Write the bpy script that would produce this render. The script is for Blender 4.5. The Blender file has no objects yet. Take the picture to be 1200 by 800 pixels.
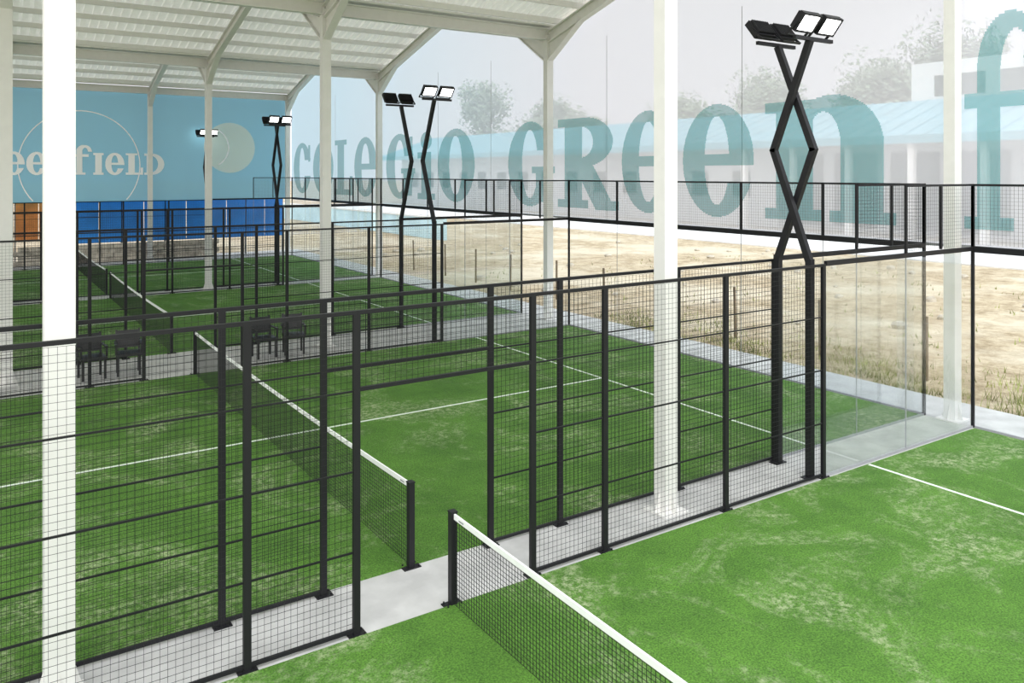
import bpy, math, random
from mathutils import Vector, Matrix
random.seed(7)
S = bpy.context.scene
try:
    S.view_settings.view_transform = 'Standard'
    S.view_settings.look = 'None'
except Exception as e:
    print(e)
COL = S.collection

# ------------------------------------------------------------ materials
def newmat(name):
    m = bpy.data.materials.new(name); m.use_nodes = True
    nt = m.node_tree; nt.nodes.clear()
    out = nt.nodes.new('ShaderNodeOutputMaterial')
    return m, nt, out
def N(nt, t, **kw):
    n = nt.nodes.new(t)
    for k, v in kw.items():
        if k in n.inputs: n.inputs[k].default_value = v
        else: setattr(n, k, v)
    return n
def pbr(name, c, rough=.6, metal=0, var=.06, scale=6, bump=0, trans=0, spec=.5):
    m, nt, out = newmat(name)
    b = N(nt, 'ShaderNodeBsdfPrincipled'); b.inputs['Roughness'].default_value = rough
    b.inputs['Metallic'].default_value = metal
    b.inputs['Specular IOR Level'].default_value = spec
    tc = N(nt, 'ShaderNodeTexCoord'); no = N(nt, 'ShaderNodeTexNoise'); no.inputs['Scale'].default_value = scale
    no.inputs['Detail'].default_value = 5
    nt.links.new(tc.outputs['Object'], no.inputs['Vector'])
    r = N(nt, 'ShaderNodeValToRGB')
    r.color_ramp.elements[0].color = (c[0]*(1-var), c[1]*(1-var), c[2]*(1-var), 1)
    r.color_ramp.elements[1].color = (min(1,c[0]*(1+var)), min(1,c[1]*(1+var)), min(1,c[2]*(1+var)), 1)
    r.color_ramp.elements[0].position = .35; r.color_ramp.elements[1].position = .65
    nt.links.new(no.outputs['Fac'], r.inputs['Fac']); nt.links.new(r.outputs['Color'], b.inputs['Base Color'])
    if trans:
        t=N(nt,'ShaderNodeBsdfTranslucent'); t.inputs['Color'].default_value=(.88,.87,.82,1)
        mx=N(nt,'ShaderNodeMixShader'); mx.inputs[0].default_value=trans
        nt.links.new(b.outputs['BSDF'],mx.inputs[1]); nt.links.new(t.outputs[0],mx.inputs[2]); nt.links.new(mx.outputs[0],out.inputs['Surface'])
    else: nt.links.new(b.outputs['BSDF'], out.inputs['Surface'])
    return m
M_black = pbr('black_powder_coat', (.012,.012,.014), .5, spec=.3)
M_wire = pbr('black_wire', (.012,.013,.014), .5, spec=.3)
M_white = pbr('white_painted_steel', (.77,.765,.735), .5, var=.02)
M_deck = pbr('white_roof_sheet', (.90,.90,.86), .55, var=.03, trans=.14)
M_conc = pbr('light_concrete', (.50,.50,.485), .8, var=.12, scale=2.5)
M_band = pbr('white_net_tape', (.85,.86,.84), .7, var=.03)
M_line = pbr('white_turf_line', (.72,.8,.7), .9, var=.08, scale=30)
M_grey = pbr('grey_steel', (.3,.31,.32), .5)
M_blue = pbr('blue_panel', (.02,.24,.72), .5, var=.15, scale=.7)
M_orange = pbr('orange_wood', (.80,.28,.07), .6, var=.2, scale=1.5)
M_stone = pbr('beige_stone', (.6,.54,.45), .9, var=.3, scale=3)
M_bldw = pbr('pale_render_wall', (.58,.60,.60), .8, var=.05, scale=.3)
M_teal = pbr('teal_metal_roof', (.13,.38,.46), .5, var=.06, scale=.4)
M_turq = pbr('pale_turquoise_wall', (.55,.74,.80), .7, var=.1, scale=.6)
M_path = pbr('pale_paved_walkway', (.68,.67,.66), .8, var=.08, scale=.5)
M_dark = pbr('dark_window', (.04,.075,.06), .3)
M_trunk = pbr('bark', (.2,.16,.12), .9)
M_leaf = pbr('tree_leaves', (.20,.26,.18), .8, var=.3, scale=.5)
M_chair = pbr('black_plastic', (.02,.02,.022), .4)
M_stake = pbr('weathered_wood_stake', (.2,.15,.1), .9)
M_rock = pbr('pale_field_stone', (.5,.45,.37), .9, var=.3, scale=2)
M_dry = pbr('dry_grass', (.30,.32,.11), .9, var=.5, scale=1.2)

def turf_mat():
    m, nt, out = newmat('green_artificial_turf')
    L = nt.links.new
    tc = N(nt,'ShaderNodeTexCoord')
    b = N(nt,'ShaderNodeBsdfPrincipled'); b.inputs['Roughness'].default_value=.85
    b.inputs['Specular IOR Level'].default_value=.35
    def noise(sc,de,ro=.5,dist=0):
        n=N(nt,'ShaderNodeTexNoise'); n.inputs['Scale'].default_value=sc; n.inputs['Detail'].default_value=de; n.inputs['Roughness'].default_value=ro; n.inputs['Distortion'].default_value=dist
        L(tc.outputs['Object'], n.inputs['Vector']); return n
    n1=noise(1.1,6,.65); n2=noise(55,3,.7); n3=noise(.6,7,.72,.9); n4=noise(11,9,.88)
    r1 = N(nt,'ShaderNodeValToRGB'); e=r1.color_ramp.elements
    e[0].position=.3; e[0].color=(.052,.138,.016,1); e[1].position=.72; e[1].color=(.098,.232,.030,1)
    L(n1.outputs['Fac'], r1.inputs['Fac'])
    r2 = N(nt,'ShaderNodeValToRGB'); e=r2.color_ramp.elements
    e[0].position=.32; e[0].color=(.45,.45,.45,1); e[1].position=.68; e[1].color=(1.55,1.55,1.45,1)
    L(n2.outputs['Fac'], r2.inputs['Fac'])
    mx = N(nt,'ShaderNodeMix'); mx.data_type='RGBA'; mx.blend_type='MULTIPLY'; mx.inputs[0].default_value=1
    L(r1.outputs['Color'], mx.inputs[6]); L(r2.outputs['Color'], mx.inputs[7])
    r3 = N(nt,'ShaderNodeValToRGB'); e=r3.color_ramp.elements
    e[0].position=.49; e[0].color=(0,0,0,1); e[1].position=.66; e[1].color=(1,1,1,1)
    L(n3.outputs['Fac'], r3.inputs['Fac'])
    r4 = N(nt,'ShaderNodeValToRGB'); e=r4.color_ramp.elements
    e[0].position=.47; e[0].color=(.0,.0,.0,1); e[1].position=.58; e[1].color=(1,1,1,1)
    L(n4.outputs['Fac'], r4.inputs['Fac'])
    mu=N(nt,'ShaderNodeMath'); mu.operation='MULTIPLY'; L(r3.outputs['Color'],mu.inputs[0]); L(r4.outputs['Color'],mu.inputs[1])
    mx2 = N(nt,'ShaderNodeMix'); mx2.data_type='RGBA'
    L(mu.outputs[0], mx2.inputs[0]); L(mx.outputs[2], mx2.inputs[6]); mx2.inputs[7].default_value=(.42,.48,.28,1)
    L(mx2.outputs[2], b.inputs['Base Color'])
    bp=N(nt,'ShaderNodeBump'); bp.inputs['Strength'].default_value=.6; bp.inputs['Distance'].default_value=.02
    L(n2.outputs['Fac'], bp.inputs['Height']); L(bp.outputs['Normal'], b.inputs['Normal'])
    L(b.outputs['BSDF'], out.inputs['Surface'])
    return m
M_turf = turf_mat()
def ground_mat():
    m, nt, out = newmat('dry_straw_ground'); L=nt.links.new
    tc=N(nt,'ShaderNodeTexCoord'); b=N(nt,'ShaderNodeBsdfPrincipled'); b.inputs['Roughness'].default_value=.95
    n=N(nt,'ShaderNodeTexNoise'); n.inputs['Scale'].default_value=1.6; n.inputs['Detail'].default_value=12; n.inputs['Roughness'].default_value=.88
    L(tc.outputs['Object'], n.inputs['Vector'])
    r=N(nt,'ShaderNodeValToRGB'); e=r.color_ramp.elements
    e[0].position=.40; e[0].color=(.24,.175,.095,1); e[1].position=.59; e[1].color=(.55,.455,.31,1)
    L(n.outputs['Fac'], r.inputs['Fac'])
    n2=N(nt,'ShaderNodeTexNoise'); n2.inputs['Scale'].default_value=.16; n2.inputs['Detail'].default_value=6; n2.inputs['Roughness'].default_value=.65; L(tc.outputs['Object'],n2.inputs['Vector'])
    r2=N(nt,'ShaderNodeValToRGB'); e=r2.color_ramp.elements; e[0].position=.47; e[0].color=(0,0,0,1); e[1].position=.60; e[1].color=(.65,.65,.65,1)
    L(n2.outputs['Fac'],r2.inputs['Fac'])
    mx=N(nt,'ShaderNodeMix'); mx.data_type='RGBA'; L(r2.outputs['Color'],mx.inputs[0]); L(r.outputs['Color'],mx.inputs[6]); mx.inputs[7].default_value=(.64,.57,.44,1)
    L(mx.outputs[2], b.inputs['Base Color']); L(b.outputs['BSDF'], out.inputs['Surface'])
    return m
M_ground = ground_mat()
def glass_mat():
    m, nt, out = newmat('clear_court_glass'); L=nt.links.new
    t=N(nt,'ShaderNodeBsdfTransparent'); t.inputs['Color'].default_value=(.97,.985,.99,1)
    g=N(nt,'ShaderNodeBsdfGlossy'); g.inputs['Roughness'].default_value=.0
    lw=N(nt,'ShaderNodeLayerWeight'); lw.inputs['Blend'].default_value=.2
    ma=N(nt,'ShaderNodeMath'); ma.operation='MULTIPLY_ADD'; ma.inputs[1].default_value=.25; ma.inputs[2].default_value=.015
    L(lw.outputs['Fresnel'], ma.inputs[0])
    mx=N(nt,'ShaderNodeMixShader'); L(ma.outputs[0], mx.inputs[0]); L(t.outputs[0], mx.inputs[1]); L(g.outputs[0], mx.inputs[2])
    L(mx.outputs[0], out.inputs['Surface']); return m
M_glass = glass_mat()
def film(name, c, alpha, trans=.5, grad=None):
    m, nt, out = newmat(name); L=nt.links.new
    t=N(nt,'ShaderNodeBsdfTransparent')
    d=N(nt,'ShaderNodeBsdfDiffuse'); tr=N(nt,'ShaderNodeBsdfTranslucent')
    d.inputs['Color'].default_value=(*c,1); tr.inputs['Color'].default_value=(*c,1)
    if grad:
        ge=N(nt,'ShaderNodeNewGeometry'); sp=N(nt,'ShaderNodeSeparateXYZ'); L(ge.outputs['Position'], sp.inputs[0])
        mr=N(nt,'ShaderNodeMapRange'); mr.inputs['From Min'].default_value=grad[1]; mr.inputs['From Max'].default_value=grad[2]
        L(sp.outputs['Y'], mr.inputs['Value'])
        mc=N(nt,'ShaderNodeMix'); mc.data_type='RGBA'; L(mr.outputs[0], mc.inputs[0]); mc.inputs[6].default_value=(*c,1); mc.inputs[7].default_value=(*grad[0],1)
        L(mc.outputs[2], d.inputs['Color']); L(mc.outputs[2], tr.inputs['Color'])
    m1=N(nt,'ShaderNodeMixShader'); m1.inputs[0].default_value=trans; L(d.outputs[0],m1.inputs[1]); L(tr.outputs[0],m1.inputs[2])
    m2=N(nt,'ShaderNodeMixShader'); m2.inputs[0].default_value=alpha; L(t.outputs[0],m2.inputs[1]); L(m1.outputs[0],m2.inputs[2])
    L(m2.outputs[0], out.inputs['Surface']); return m
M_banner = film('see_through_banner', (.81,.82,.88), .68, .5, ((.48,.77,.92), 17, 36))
M_print = film('teal_banner_print', (.13,.40,.41), .58, .5)
M_mural = film('light_blue_mural', (.23,.53,.69), .95, .12)
M_mwhite = film('white_mural_print', (1,1,1), 1.0, .0)
M_ball = film('pale_yellow_print', (.98,1,.82), .55, .0)
def emis(name,c,s):
    m, nt, out = newmat(name); e=N(nt,'ShaderNodeEmission'); e.inputs['Color'].default_value=(*c,1); e.inputs['Strength'].default_value=s
    nt.links.new(e.outputs[0], out.inputs['Surface']); return m
M_lamp = emis('led_lens', (1,1,.97), 6)

# ------------------------------------------------------------ builders
class MB:
    def __init__(s): s.v=[]; s.f=[]
    def box(s, x0,x1,y0,y1,z0,z1):
        n=len(s.v)
        s.v += [(x0,y0,z0),(x1,y0,z0),(x1,y1,z0),(x0,y1,z0),(x0,y0,z1),(x1,y0,z1),(x1,y1,z1),(x0,y1,z1)]
        s.f += [(n,n+3,n+2,n+1),(n+4,n+5,n+6,n+7),(n,n+1,n+5,n+4),(n+1,n+2,n+6,n+5),(n+2,n+3,n+7,n+6),(n+3,n,n+4,n+7)]
        return s
    def bar(s, p, q, w, h, up=(0,0,1), caps=True):
        p=Vector(p); q=Vector(q); d=(q-p).normalized(); u=Vector(up)
        if abs(d.dot(u))>.99: u=Vector((1,0,0))
        a=d.cross(u).normalized(); b=a.cross(d).normalized()
        n=len(s.v)
        for c in (p,q):
            for sa,sb in ((-1,-1),(1,-1),(1,1),(-1,1)):
                s.v.append(tuple(c+a*sa*w/2+b*sb*h/2))
        for i in range(4):
            j=(i+1)%4; s.f.append((n+i,n+j,n+4+j,n+4+i))
        if caps: s.f += [(n+3,n+2,n+1,n),(n+4,n+5,n+6,n+7)]
        return s
    def ibeam(s,p,q,w,h,t=.02):
        p=Vector(p); q=Vector(q); d=(q-p).normalized(); u=Vector((0,0,1)); a=d.cross(u).normalized(); b=a.cross(d).normalized()
        s.bar(p,q,t*1.5,h)
        s.bar(p+b*h/2,q+b*h/2,w,t*1.5); s.bar(p-b*h/2,q-b*h/2,w,t*1.5); return s
    def poly(s, pts):
        n=len(s.v); s.v += [tuple(p) for p in pts]; s.f.append(tuple(range(n,n+len(pts)))); return s
    def cyl(s,c,r,z0,z1,k=10):
        n=len(s.v)
        for z in (z0,z1):
            for i in range(k):
                a=2*math.pi*i/k; s.v.append((c[0]+r*math.cos(a),c[1]+r*math.sin(a),z))
        for i in range(k):
            j=(i+1)%k; s.f.append((n+i,n+j,n+k+j,n+k+i))
        s.f.append(tuple(range(n+k-1,n-1,-1))); s.f.append(tuple(range(n+k,n+2*k))); return s
    def mesh(s,name,mat):
        me=bpy.data.meshes.new(name); me.from_pydata(s.v,[],s.f); me.materials.append(mat); me.update(); return me
    def obj(s,name,mat,parent=None,loc=(0,0,0),rot=(0,0,0),**kw):
        return put(name, s.mesh(name,mat), parent, loc, rot, **kw)
def put(name, me, parent=None, loc=(0,0,0), rot=(0,0,0), **kw):
    o=bpy.data.objects.new(name, me); COL.objects.link(o); o.location=loc; o.rotation_euler=rot
    if parent is not None: o.parent=parent
    for k,v in kw.items(): o[k]=v
    return o
def thing(name, loc, label, category, group=None):
    o=bpy.data.objects.new(name,None); COL.objects.link(o); o.location=loc; o.empty_display_size=.2
    o['label']=label; o['category']=category
    if group: o['group']=group
    return o

# ------------------------------------------------------------ layout
NX=3.97; XE=14.05; HALF=XE-NX
COURTS=[(-3.13,6.87),(7.69,17.69),(20.0,30.0),(30.85,40.85)]
FH=2.98; UH=4.07

floor=MB().box(-14,15.4,-6,44,-.12,0).obj('floor',M_conc,kind='structure',label='light grey concrete slab under the courts',category='floor')
g=MB().box(-150,400,-200,500,-.4,-.13).obj('ground',M_ground,kind='stuff',label='dry straw-coloured ground outside the hall',category='ground')

for i,(y0,y1) in enumerate(COURTS):
    t=MB().box(-HALF,HALF-.07,.06,y1-y0-.06,0,.015).obj('artificial_turf_court',M_turf,loc=(NX,y0,0),
        label='green sandy artificial turf padel court with white lines',category='sports court',group='padel courts')
    for sx in (-6.97,6.97):
        MB().box(sx-.025,sx+.025,.08,y1-y0-.08,.015,.019).obj('court_line',M_line,t)
    MB().box(-6.95,6.95,(y1-y0)/2-.025,(y1-y0)/2+.025,.015,.0185).obj('court_line',M_line,t)

cache={}
def wire_panel(w,h,sp=.06,t=.0026):
    k=('w',round(w,3),round(h,3))
    if k not in cache:
        m=MB(); nx=max(2,round(w/sp)); nz=max(2,round(h/sp))
        for i in range(nx+1):
            x=w*i/nx; m.bar((x,0,0),(x,0,h),t,t,caps=False)
        for i in range(nz+1):
            z=h*i/nz; m.bar((0,0,z),(w,0,z),t,t,caps=False)
        cache[k]=m.mesh('wire_mesh_panel',M_wire)
    return cache[k]
def shared(key,fn,mat):
    if key not in cache:
        m=MB(); fn(m); cache[key]=m.mesh(key[0],mat)
    return cache[key]
PW=.032
def post_mesh(h):
    def f(m):
        m.box(-PW,PW,-.022,.022,0,h)
        m.box(-.085,.085,-.06,.06,0,.01)
        for a in (-.065,.065):
            for b in (-.042,.042): m.cyl((a,b),.009,.01,.028,6)
    return shared(('post',h),f,M_black)

def fence(y, lab):
    F=thing('mesh_fence',(NX,y,0),lab,'fence','mesh side fences of the courts')
    for x in (-6,-4,-2,-1,1,2,4,6): put('post',post_mesh(FH),F,(x,0,0))
    for a,b in ((-6,-4),(-4,-2),(-2,-1),(1,2),(2,4),(4,6)):
        w=b-a
        put('wire_mesh_panel',wire_panel(w-2*PW,FH-.1),F,(a+PW,0,.05))
        put('rail',shared(('rail',w,0),lambda m:m.box(PW,w-PW,-.015,.015,.03,.06),M_black),F,(a,0,0))
        for z in (.76,1.5,2.24):
            put('rail',shared(('rail',w,1),lambda m:m.box(PW,w-PW,-.008,.008,-.008,.008),M_black),F,(a,0,z))
        put('top_rail',shared(('top_rail',w),lambda m:m.box(PW,w-PW,-.02,.02,-.036,0),M_black),F,(a,0,FH))
    put('wire_mesh_panel',wire_panel(1.93,FH-2.25-.04),F,(-.965,0,2.25))
    MB().box(-.97,.97,-.02,.02,FH-.036,FH).obj('top_rail',M_black,F)
    MB().box(-.97,.97,-.02,.02,2.235,2.27).obj('door_header',M_black,F)
    return F
def side_glass(y, lab):
    G=thing('glass_side_wall',(NX,y,0),lab,'glass wall','glass side walls')
    x0,x1,x2=6.05,8.07,HALF
    for a,b in ((x0,x1),(x1,x2)):
        MB().box(a+.01,b-.01,-.006,.006,.04,2.93).obj('glass_pane',M_glass,G)
    MB().box(x1-.008,x1+.008,-.005,.005,0,2.95).obj('glass_joint',M_grey,G)
    MB().box(x1-.018,x1+.018,-.018,.018,3.02,UH).obj('upper_post',M_black,G)
    MB().box(x2-.022,x2+.022,-.022,.022,0,UH).obj('post',M_black,G)
    MB().box(x0,x2,-.025,.025,2.95,3.02).obj('top_rail',M_black,G)
    MB().box(x0,x2,-.012,.012,0,.03).obj('floor_rail',M_grey,G)
    put('wire_mesh_panel',wire_panel(x2-x1-.1,UH-3.08),G,(x1+.05,0,3.05))
    MB().box(x1,x2,-.018,.018,UH-.035,UH).obj('upper_rail',M_black,G)
    MB().box((x1+x2)/2-.018,(x1+x2)/2+.018,-.018,.018,3.03,UH-.035).obj('upper_post',M_black,G)
def end_wall(y0,y1):
    G=thing('glass_end_wall',(XE,y0,0),'clear glass end wall topped with black wire mesh','glass wall','glass end walls')
    n=5; W=y1-y0
    gp=shared(('glass_pane',W),lambda m:m.box(-.006,.006,.012,W/n-.012,.04,2.93),M_glass)
    for i in range(n):
        put('glass_pane',gp,G,(0,i*W/n,0))
        put('wire_mesh_panel',wire_panel(W/n-.06,UH-3.1),G,(0,i*W/n+.03,3.06),(0,0,math.pi/2))
    for i in range(n+1):
        MB().box(-.022,.022,i*W/n-.022,i*W/n+.022,3.03,UH-.035).obj('upper_post',M_black,G)
        if 0<i<n: MB().box(-.004,.004,i*W/n-.006,i*W/n+.006,.04,2.93).obj('glass_joint',M_grey,G)
    MB().box(-.05,.05,.04,W-.04,2.93,3.03).obj('top_rail',M_black,G)
    MB().box(-.018,.018,0,W,UH-.035,UH).obj('upper_rail',M_black,G)
    MB().box(-.02,.02,.04,W-.04,0,.035).obj('floor_rail',M_grey,G)

ys=[6.87,7.69,17.69,20.0,30.0,30.85,40.85]
for y in ys:
    fence(y,'black steel fence of wire mesh panels with door opening')
    side_glass(y,'clear glass side wall in black steel frame')
for y0,y1 in COURTS: end_wall(y0,y1)

# ------------------------------------------------------------ nets
def net(y0,y1):
    W=y1-y0-.16
    T=thing('court_net',(NX,(y0+y1)/2,0),'black padel net with white top tape between black posts','net','court nets')
    top=lambda y: .83+.05*(2*y/W)**2
    m=MB(); n=int(W/.045)
    for i in range(n+1):
        y=-W/2+W*i/n; m.bar((0,y,.02),(0,y,top(y)),.0035,.0035,caps=False)
    k=20
    for j in range(k):
        for s in range(16):
            ya=-W/2+W*s/16; yb=-W/2+W*(s+1)/16
            m.bar((0,ya,.02+(top(ya)-.02)*j/k),(0,yb,.02+(top(yb)-.02)*j/k),.0035,.0035,caps=False)
    m.obj('net_mesh',M_wire,T)
    m=MB()
    for s in range(24):
        ya=-W/2+W*s/24; yb=-W/2+W*(s+1)/24
        n0=len(m.v)
        for yy in (ya,yb):
            for (xx,zz) in ((-.01,-.026),(.01,-.026),(.01,.026),(-.01,.026)): m.v.append((xx,yy,top(yy)+zz))
        for i in range(4):
            j=(i+1)%4; m.f.append((n0+i,n0+j,n0+4+j,n0+4+i))
    m.obj('top_tape',M_band,T)
    for s in (-1,1):
        y=s*(W/2+.04)
        p=MB().box(-.032,.032,y-.035,y+.035,0,.91).box(-.036,.036,y-.039,y+.039,.91,.925).obj('net_post',M_black,T)
        b=MB().box(-.1,.1,y-.06,y+.06,0,.012)
        for a in (-.075,.075):
            for c in (-.045,.045): b.cyl((a,y+c),.01,.012,.03,6)
        b.obj('base_plate',M_black,p)
        ym=s*(W/2-.14)
        MB().box(-.0112,.0112,ym-.045,ym+.045,top(ym)-.012,top(ym)+.004).obj('tape_mark',M_grey,T)
for y0,y1 in COURTS: net(y0,y1)

# ------------------------------------------------------------ floodlight masts
def mast(yc, g, cross):
    T=thing('floodlight_mast',(NX+6,yc,0),'black zigzag steel mast carrying four LED floodlights','floodlight','floodlight masts')
    zt=6.1
    for s in (-1,1):
        mid = -s*g/2*.95 if cross else s*g*.2
        off=.06*s-.1
        m=MB().box(off-.045,off+.045,s*g/2-.045,s*g/2+.045,0,3.05)
        m.bar((off,s*g/2,3.0),(off,mid,4.6),.09,.08,(1,0,0)).bar((off,mid,4.56),(off,s*g/2,zt),.09,.08,(1,0,0))
        m.box(off-.11,off+.11,s*g/2-.07,s*g/2+.07,0,.015)
        m.obj('mast_pole',M_black,T)
        ya=s*(g/2+.0)
        MB().bar((-.5,ya,zt+.02),(.34,ya,zt+.02),.05,.05).obj('crossbar',M_black,T)
        for xx in (-.34,.14):
            def hs(m):
                m.box(-.19,.19,-.05,.03,-.14,.14)
                for i in range(13):
                    x=-.168+.028*i; m.box(x-.004,x+.004,-.09,-.05,-.12,.12)
                m.box(-.19,.19,.03,.045,-.14,-.125).box(-.19,.19,.03,.045,.125,.14).box(-.19,-.175,.03,.045,-.125,.125).box(.175,.19,.03,.045,-.125,.125)
            rz = 0 if s>0 else math.pi
            L=put('floodlight',shared(('floodlight',),hs,M_black),T,(xx,ya+s*.08,zt+.22),(-math.radians(38),0,rz))
            put('lens',shared(('lens',),lambda m:m.box(-.16,.16,.031,.036,-.11,.11),M_lamp),L)
            put('bracket',shared(('bracket',),lambda m:m.bar((-.2,0,0),(-.2,-.05,-.23),.012,.035).bar((.2,0,0),(.2,-.05,-.23),.012,.035).bar((-.205,-.05,-.23),(.205,-.05,-.23),.035,.012),M_black),L)
mast(7.28,.62,True); mast(18.85,2.1,False); mast(30.43,.64,True); mast(41.4,.7,True)

# ------------------------------------------------------------ columns and roof
CX=(-6.2,.59,7.33,14.2); CY=(7.28,18.85,30.5,42.0)
EAVE=8.2; RIDGE=9.85
for x in CX:
    for y in CY:
        T=thing('steel_column',(x,y,0),'tall white painted steel column with base plate','column','hall columns')
        m=MB().box(-.11,.11,-.095,.095,0,EAVE+.1); m.obj('shaft',M_white,T)
        b=MB().box(-.2,.2,-.19,.19,0,.025)
        for a in (-1,1): b.poly([(a*.11,-.01,.025),(a*.19,-.01,.025),(a*.11,-.01,.3)]); b.poly([(0,a*.095,.025),(0,a*.18,.025),(0,a*.095,.3)])
        b.obj('base_plate',M_white,T)
for y in CY:
    m=MB().ibeam((-9,y,EAVE+.12),(14.5,y,EAVE+.12),.2,.3)
    m.obj('roof_beam',M_white,label='long white steel eave beam on columns',category='beam',group='roof beams')
for bi in range(3):
    ya,yb=CY[bi],CY[bi+1]; ym=(ya+yb)/2
    for x in CX:
        T=thing('roof_rafter',(x,ym,RIDGE),'white steel gable rafter frame with haunches','beam','roof rafters')
        h=(yb-ya)/2; dz=EAVE-RIDGE
        m=MB().ibeam((0,-h,dz+.02),(0,0,0),.2,.3).ibeam((0,0,0),(0,h,dz+.02),.2,.3); m.obj('rafter',M_white,T)
        for s in (-1,1):
            sl=-dz/h
            m=MB()
            p=[(s*h,dz-.7),(s*h,dz-.1),(s*(h-1.6),dz-.1+1.6*sl)]
            for xx in (-.02,.02): m.poly([(xx,a,b) for a,b in p])
            m.bar((0,p[0][0],p[0][1]),(0,p[2][0],p[2][1]),.2,.03)
            m.obj('haunch',M_white,T)
    for s,(y0,y1,z0,z1) in enumerate(((ya,ym,EAVE+.40,RIDGE+.40),(ym,yb,RIDGE+.40,EAVE+.40))):
        m=MB(); prof=[]; x=-9.2
        while x<14.5:
            prof += [(x,0),(x+.16,0),(x+.18,.08),(x+.25,.08)]; x+=.27
        for px,pz in prof: m.v += [(px,y0,z0+pz),(px,y1,z1+pz)]
        for i in range(len(prof)-1): m.f.append((2*i,2*i+2,2*i+3,2*i+1))
        m.obj('ceiling',M_deck,kind='structure')
        for j in range(6):
            t=(j+.5)/6; yy=y0+(y1-y0)*t; zz=z0+(z1-z0)*t-.1
            MB().box(-9.1,14.5,yy-.03,yy+.03,zz-.08,zz+.08).obj('roof_purlin',M_white,label='slender white steel roof purlin under sheeting',category='beam',group='roof purlins')
for y in CY:
    MB().box(-9.2,14.5,y-.22,y+.22,EAVE+.34,EAVE+.39).obj('roof_gutter',M_deck,label='white sheet metal valley gutter of roof',category='gutter',group='roof gutters')

# ------------------------------------------------------------ lettering
def el(x,y,cx,cy,a,b): return ((x-cx)/a)**2+((y-cy)/b)**2<=1
def rc(x,y,a,b,c,d): return a<=x<=b and c<=y<=d
def O(x,y,w=.95,t=.31,u=.1): return el(x,y,w/2,.5,w/2,.51) and not el(x,y,w/2,.5,w/2-t,.51-u)
GL={
'O':(.95,1,lambda x,y:O(x,y)),
'C':(.9,1,lambda x,y:(O(x,y,.9) and not(x>.5 and .34<y<.66)) or rc(x,y,.76,.86,.62,.95)),
'G':(.98,1,lambda x,y:(O(x,y,.95) and not(x>.5 and .42<y<.66)) or rc(x,y,.60,.88,.05,.46) or rc(x,y,.52,.98,.39,.47) or rc(x,y,.8,.9,.62,.95)),
'e':(.86,1,lambda x,y:(O(x,y,.86,.28,.11) and not(x>.43 and .3<y<.46)) or rc(x,y,.1,.76,.46,.56)),
'L':(.8,1,lambda x,y:rc(x,y,.12,.42,0,1) or rc(x,y,0,.8,0,.1) or rc(x,y,0,.54,.91,1) or rc(x,y,.68,.8,0,.34)),
'R':(1.0,1,lambda x,y:rc(x,y,.12,.42,0,1) or rc(x,y,0,.52,0,.09) or rc(x,y,0,.4,.91,1) or (x>.3 and el(x,y,.45,.73,.46,.27) and not el(x,y,.4,.73,.2,.17)) or (y<.5 and abs((x-.42)-(.5-y)*.75)<.16) or rc(x,y,.64,1,0,.09)),
'n':(.98,1,lambda x,y:rc(x,y,.09,.39,0,.98) or rc(x,y,.6,.9,0,.62) or rc(x,y,0,.48,0,.09) or rc(x,y,.52,.98,0,.09) or rc(x,y,0,.2,.89,.98) or (y>=.6 and el(x,y,.53,.6,.37,.4) and not el(x,y,.47,.6,.13,.27) and x>.3)),
'i':(.5,1,lambda x,y:rc(x,y,.11,.39,0,.7) or rc(x,y,0,.5,0,.09) or rc(x,y,0,.2,.61,.7) or el(x,y,.25,.87,.16,.13)),
'f':(1.0,1.5,lambda x,y:rc(x,y,.16,.44,0,1.1) or rc(x,y,0,.6,0,.09) or rc(x,y,0,.72,.82,.92) or (y>=1.08 and el(x,y,.56,1.08,.40,.36) and not el(x,y,.62,1.04,.18,.28)) or el(x,y,.84,1.13,.13,.13)),
'F':(.8,1.35,lambda x,y:rc(x,y,.12,.38,0,1.1) or rc(x,y,0,.52,0,.1) or rc(x,y,0,.66,.82,.93) or (y>=1.05 and el(x,y,.46,1.05,.34,.30) and not el(x,y,.5,1.0,.13,.22))),
'I':(.46,1,lambda x,y:rc(x,y,.08,.38,0,1) or rc(x,y,0,.46,0,.1) or rc(x,y,0,.46,.9,1)),
'D':(.95,1,lambda x,y:rc(x,y,.1,.38,0,1) or rc(x,y,0,.4,0,.1) or rc(x,y,0,.4,.9,1) or (x>.3 and el(x,y,.36,.5,.58,.5) and not el(x,y,.3,.5,.34,.39))),
}
def glyph(ch, fx, rows=90, cols=160):
    w,h,fn=GL[ch]; m=MB(); ys_=[(h+.02)*(j)/rows-.01 for j in range(rows+1)]
    for j in range(rows):
        yc=(ys_[j]+ys_[j+1])/2; run=None
        for i in range(cols+1):
            x=w*i/cols*1.02-.01; ins = i<cols and fn(x,yc)
            if ins and run is None: run=x
            if not ins and run is not None:
                m.poly([fx(run,ys_[j]),fx(x,ys_[j]),fx(x,ys_[j+1]),fx(run,ys_[j+1])]); run=None
    return m, w, h

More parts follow.
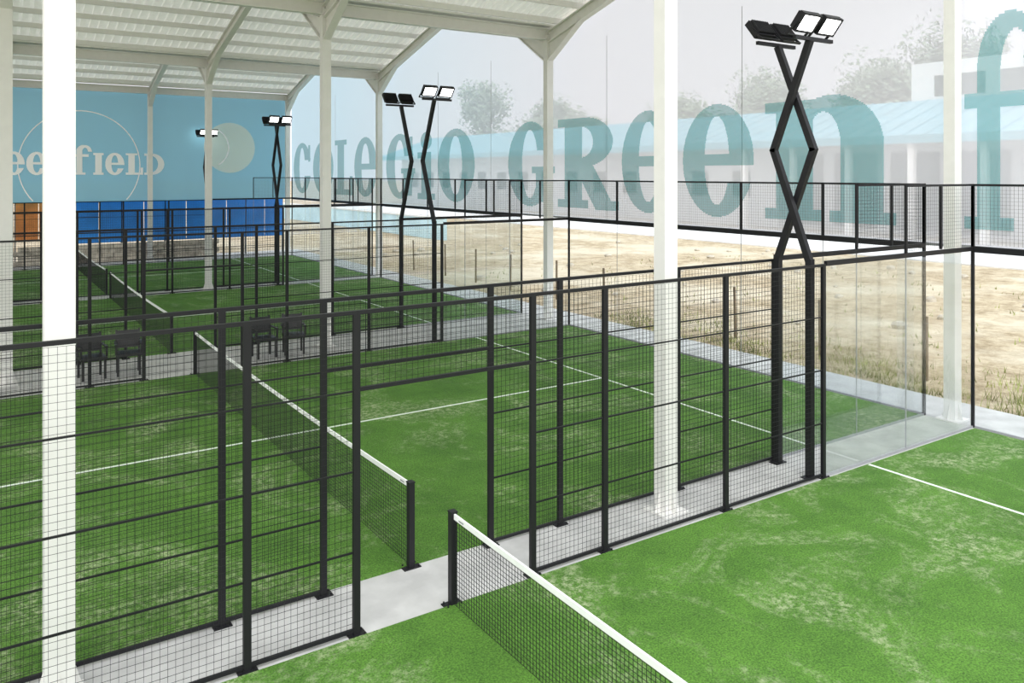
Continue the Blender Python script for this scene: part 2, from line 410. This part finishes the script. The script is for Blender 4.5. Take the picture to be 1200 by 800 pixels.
BX=14.5
bays=[(-6,7.28),(7.28,18.85),(18.85,30.5),(30.5,42.2)]
banners=[]
for k,(a,b) in enumerate(bays):
    T=thing('printed_banner',(BX,a,2.9),'tall see-through pale banner hung between columns','banner','see-through hall banners')
    w=b-a
    MB().poly([(0,0,.1),(0,w,.1),(0,w,EAVE-2.8),(0,w/2,RIDGE-2.65),(0,0,EAVE-2.8)]).obj('fabric',M_banner,T)
    MB().box(-.02,.02,0,w,.05,.1).obj('hem',M_grey,T)
    banners.append((T,a,b))
for yy in (16.6,12.03,3.0,26,22.4,36):
    for T,a,b in banners:
        if a<yy<b: MB().box(-.012,-.008,yy-a-.006,yy-a+.006,.1,5.1).obj('seam',M_grey,T)
def side_letter(ch,y_left,y_right,z0,hgt):
    T,a,b=[q for q in banners if q[1]<=(y_left+y_right)/2<q[2]][0]
    w=GL[ch][0]; sc=(y_left-y_right)/w
    m,_,_=glyph(ch,lambda u,v:(-.03,(y_left-u*sc)-a,z0+v*hgt-2.9))
    m.obj('printed_letter',M_print,T)
for ch,l,r in (('C',41.8,39.2),('O',38.9,36.2),('L',36.0,33.9),('e',33.7,31.3),('G',30.4,27.8),('i',27.6,26.2),('O',26.0,23.4),
               ('G',21.35,18.9),('R',18.75,16.1),('e',15.98,14.0),('e',13.8,11.7),('n',11.4,8.45),('f',7.22,5.9),('i',5.5,4.1)):
    side_letter(ch,l,r,3.27,2.56)

MY=42.35
MU=thing('printed_mural',(0,MY,2.9),'light blue printed banner with white lettering and ball','banner')
MB().poly([(-9,0,0),(14.4,0,0),(14.4,0,5.5),(-9,0,5.5)]).obj('fabric',M_mural,MU)
letters='GReenFIeLD'; gap=.06
tot=sum(GL[c][0] for c in letters[2:])
hw=(8.05-1.2-gap*7)/tot
xs=1.2-(GL['R'][0]*hw+gap)-(GL['G'][0]*hw*1.1+gap)
for ch in letters:
    w,h,_=GL[ch]; k=1.1 if ch=='G' else 1
    m,_,_=glyph(ch,lambda u,v:(xs+u*hw*k,-.03,1.3+v*(1.3 if ch=='G' else 1.05)),70,90); m.obj('printed_letter',M_mwhite,MU); xs+=w*hw*k+gap
def ring(cx,cz,r,t,name,mat):
    m=MB(); k=72
    for i in range(k):
        a0=2*math.pi*i/k; a1=2*math.pi*(i+1)/k
        P=[(cx+rr*math.cos(a),-.02,cz+rr*math.sin(a)) for rr,a in ((r,a0),(r,a1),(r-t,a1),(r-t,a0))]
        if min(p[2] for p in P)>0.02: m.poly(P)
    m.obj(name,mat,MU)
ring(4.35,1.75,2.6,.05,'printed_ring',M_mwhite)
BR=1.3; BZ=2.7; BXX=11.25
m=MB(); m.poly([(BXX+BR*math.cos(i*math.pi/20),-.02,BZ+BR*math.sin(i*math.pi/20)) for i in range(40)]); m.obj('printed_ball',M_ball,MU)
m=MB()
for i in range(16):
    P=[]
    for rr,t in ((1.0,i),(1.0,i+1),(1.07,i+1),(1.07,i)):
        a=math.radians(-60+120*t/16); P.append((BXX-1.1+rr*math.cos(a),-.03,BZ+rr*math.sin(a)))
    m.poly(P)
m.obj('ball_seam',M_mwhite,MU)

def hoard(x0,x1,z0,z1,mat,name,label,cat,y=43.0,grp=None):
    T=thing(name,((x0+x1)/2,y,0),label,cat,grp)
    w=(x1-x0)/2
    m=MB()
    n=max(1,round((x1-x0)/1.0))
    for i in range(n):
        a=-w+2*w*i/n; m.box(a+.02,a+2*w/n-.02,0,.06,z0,z1)
    m.obj('panel',mat,T)
    MB().box(-w-.03,-w+.03,.06,.12,0,z1).box(w-.03,w+.03,.06,.12,0,z1).box(-w,w,.06,.12,z1-.1,z1-.04).box(-w,w,.06,.12,z0,z0+.08).obj('frame',M_grey,T)
for a in (4.2,6.22,8.24,10.26,12.28): hoard(a,a+2.0,.9,2.95,M_blue,'blue_hoarding','bright blue hoarding panels on posts','hoarding',grp='blue hoardings')
hoard(1.7,3.6,1.1,2.95,M_orange,'wooden_shed_front','orange-brown wooden panels of a storage front','shed')
hoard(-3,1.6,0,2.95,M_black,'dark_shed_front','dark panels of a storage front','shed')
T=thing('stone_wall',(6.0,42.6,0),'low beige stone block wall','wall')
m=MB()
for r in range(4):
    for i in range(18):
        x=-4.4+i*.5+(r%2)*.2; m.box(x,x+.47,0,.3,r*.22,r*.22+.2)
m.obj('blocks',M_stone,T)
T=thing('low_turquoise_wall',(26,46,-.125),'low pale turquoise painted wall on dry ground','wall')
MB().box(0,.3,0,36,0,1.4).obj('wall_body',M_turq,T); MB().box(-.05,.35,0,36,1.4,1.5).obj('coping',M_white,T)
MB().box(40,52,-10,110,-.129,-.06).obj('paved_walkway',M_path,label='pale paved walkway in front of the long building',category='path')

# ------------------------------------------------------------ chairs
def chair(x,y,rz):
    T=thing('plastic_chair',(x,y,0),'black plastic chair on the concrete walkway','chair','walkway chairs'); T.rotation_euler=(0,0,rz)
    put('seat',shared(('seat',),lambda m:m.box(-.25,.25,-.24,.24,.41,.46),M_chair),T)
    put('backrest',shared(('backrest',),lambda m:m.bar((-.22,.22,.45),(-.22,.29,.9),.04,.04).bar((.22,.22,.45),(.22,.29,.9),.04,.04).bar((0,.235,.52),(0,.285,.88),.44,.03,(0,1,0)),M_chair),T)
    arm=shared(('armrest',),lambda m:m.box(-.025,.025,-.2,.25,.64,.67).box(-.02,.02,-.2,-.16,.45,.64),M_chair)
    for a in (-.245,.245): put('armrest',arm,T,(a,0,0))
    for a in (-.21,.21):
        for b in (-.2,.2):
            put('leg',shared(('leg',),lambda m:m.box(-.022,.022,-.022,.022,0,.41),M_chair),T,(a,b,0))
for x,rz in ((2.1,.1),(2.8,-.1),(5.7,.05),(6.4,-.2)): chair(x,18.5,rz)

# ------------------------------------------------------------ outdoors
Bd=thing('long_building',(55,60,-.125),'long low pale building with teal metal roof and porch columns','building')
m=MB().box(0,14,-18,50,0,7).box(2,14,-60,-18,0,7); m.obj('body',M_bldw,Bd)
m=MB(); m.poly([(-3,-60,6.9),(-3,52,6.9),(6,52,10),(6,-60,10)]); m.poly([(6,-60,10),(6,52,10),(15,52,7),(15,-60,7)]); m.box(-3.05,-2.9,-60,52,6.4,6.95)
for i in range(75): y=-60+i*1.5; m.bar((-3,y,6.93),(6,y,10.03),.08,.08)
m.obj('roof',M_teal,Bd)
for i in range(23):
    y=-58+i*4.6
    if y<-18: MB().box(1.85,2.02,y+.5,y+4.0,.3,5.9).obj('window',M_dark,Bd)
    else: MB().box(-.1,.02,y+1.4,y+3.2,2.5,4.6).obj('window',M_dark,Bd)
    if y<-12: MB().box(-2.6,-2.2,y-.2,y+.2,0,6.9).obj('porch_column',M_white,Bd)
B2=thing('upper_building_block',(71,29,-.125),'white cubic building with dark windows','building')
MB().box(0,10,-13,11,0,14.2).obj('body',M_white,B2)
for i in range(4): MB().box(-.08,.05,-11.5+i*5.4,-7.3+i*5.4,11.2,13.0).obj('window',M_dark,B2)

def tree(x,y,H,R):
    T=thing('tall_tree',(x,y,-.125),'tall leafy green tree behind the building','tree','background trees')
    m=MB(); m.box(-.25,.25,-.25,.25,0,H*.55)
    cs=[]
    for i in range(34):
        a=random.uniform(0,6.28); rr=R*math.sqrt(random.random()); z=random.uniform(.36,.95)*H
        sh=1-.6*max(0,(z/H-.55)/.45); cs.append((rr*math.cos(a)*sh,rr*math.sin(a)*sh,z,random.uniform(.3,.6)*R))
        m.bar((.1,0,min(z,H*.5)),(cs[-1][0],cs[-1][1],z),.12,.12)
    m.obj('trunk',M_trunk,T)
    f=MB()
    for cx,cy,cz,r in cs:
        for i in range(180):
            v=Vector((random.gauss(0,1),random.gauss(0,1),random.gauss(0,1))).normalized()*r*random.random()**.4
            c=Vector((cx,cy,cz))+v; a=Vector((random.gauss(0,1),random.gauss(0,1),random.gauss(0,1))).normalized()*.32
            b=a.orthogonal().normalized()*.24
            f.poly([c-a,c-b,c+a,c+b])
    f.obj('foliage',M_leaf,T)
for p in ((80,126,21,6),(94,124,18,6),(84,80,15.5,5),(86,66,15.5,5),(98,50,21.5,7),(110,66,21,7),(84,50,16,4.5),(82,99,13,5),(105,34,17,6),(98,78,18,7),(84,112,14,6),(100,96,16,7)): tree(*p)

for i in range(12):
    y=4+i*2.6; x=17.0+.1*math.sin(i*2.1)
    T=thing('wooden_stake',(x,y,-.125),'thin weathered fence stake in dry ground','stake','outdoor fence stakes')
    MB().bar((0,0,0),(.03*math.sin(i),.02,1.35),.05,.05).obj('stake',M_stake,T)
    MB().bar((0,0,1.2),(.03,.05,1.24),.06,.012).obj('wire_clip',M_grey,T)
for i in range(60):
    x=random.uniform(17.5,38); y=random.uniform(2,42); r=random.uniform(.08,.24)
    m=MB(); k=7; n=0
    for j,(zr,rr) in enumerate(((0,1),(.45,1.1),(.8,.6))):
        for a in range(k):
            q=rr*r*random.uniform(.75,1.15); m.v.append((q*math.cos(6.283*a/k),q*.8*math.sin(6.283*a/k),zr*r))
    for j in range(2):
        for a in range(k):
            b=(a+1)%k; m.f.append((j*k+a,j*k+b,(j+1)*k+b,(j+1)*k+a))
    m.f.append(tuple(range(2*k,3*k)))
    m.obj('field_stone',M_rock,loc=(x,y,-.13),label='rough pale stone lying on dry ground',category='stone',group='loose field stones')
m=MB()
for i in range(24000):
    far = random.random()<.3
    y=random.uniform(-4,19) if not far else random.uniform(0,30); x=15.5+abs(random.gauss(0,1.5)) if not far else random.uniform(18,34)
    clump=math.sin(y*2.3+x)*math.sin(x*3.1+y*.7)
    if far and clump<.55: continue
    if random.random()>(.6 if y<7.5 else .25)+.5*clump: continue
    h=random.uniform(.06,.34)*(1.1 if y<8 and not far else .6); a=random.uniform(0,6.28); l=random.uniform(.1,.5)*h*2
    dx,dy=math.cos(a),math.sin(a); w=.01 if not far else .02
    m.poly([(x-dy*w,y+dx*w,-.13),(x+dy*w,y-dx*w,-.13),(x+dx*l,y+dy*l,-.13+h)])
m.obj('dry_grass_strip',M_dry,kind='stuff',label='dry yellow-green weeds along the concrete edge',category='grass')

# ------------------------------------------------------------ world, light, camera
w=bpy.data.worlds.new('world'); S.world=w; w.use_nodes=True; nt=w.node_tree; nt.nodes.clear()
out=nt.nodes.new('ShaderNodeOutputWorld'); bg=nt.nodes.new('ShaderNodeBackground'); bg.inputs['Strength'].default_value=1.05
tc=nt.nodes.new('ShaderNodeTexCoord'); sp=nt.nodes.new('ShaderNodeSeparateXYZ'); r=nt.nodes.new('ShaderNodeValToRGB')
e=r.color_ramp.elements
e[0].position=.0; e[0].color=(1.0,1.0,1.07,1)
e[1].position=.9; e[1].color=(2.3,2.38,2.5,1)
k=e.new(.3); k.color=(1.05,1.06,1.13,1)
nt.links.new(tc.outputs['Generated'],sp.inputs[0]); nt.links.new(sp.outputs['Z'],r.inputs['Fac']); nt.links.new(r.outputs['Color'],bg.inputs['Color']); nt.links.new(bg.outputs[0],out.inputs['Surface'])
sl=bpy.data.lights.new('sun','SUN'); sl.energy=2.5; sl.angle=math.radians(80); sl.color=(1,.97,.92)
so=bpy.data.objects.new('sun',sl); COL.objects.link(so); so.location=(-10,-20,30)
so.rotation_euler=Vector((.5,.75,-.5)).to_track_quat('-Z','Y').to_euler()

cam=bpy.data.cameras.new('camera'); co=bpy.data.objects.new('camera',cam); COL.objects.link(co)
co.location=(0,0,4.233); co.rotation_euler=(math.pi/2,0,-.5770)
cam.sensor_width=36; cam.lens=939.9/1200*36; cam.shift_y=-196/1200; cam.shift_x=22.1/1200; cam.clip_end=1000; cam.clip_start=.1
S.camera=co
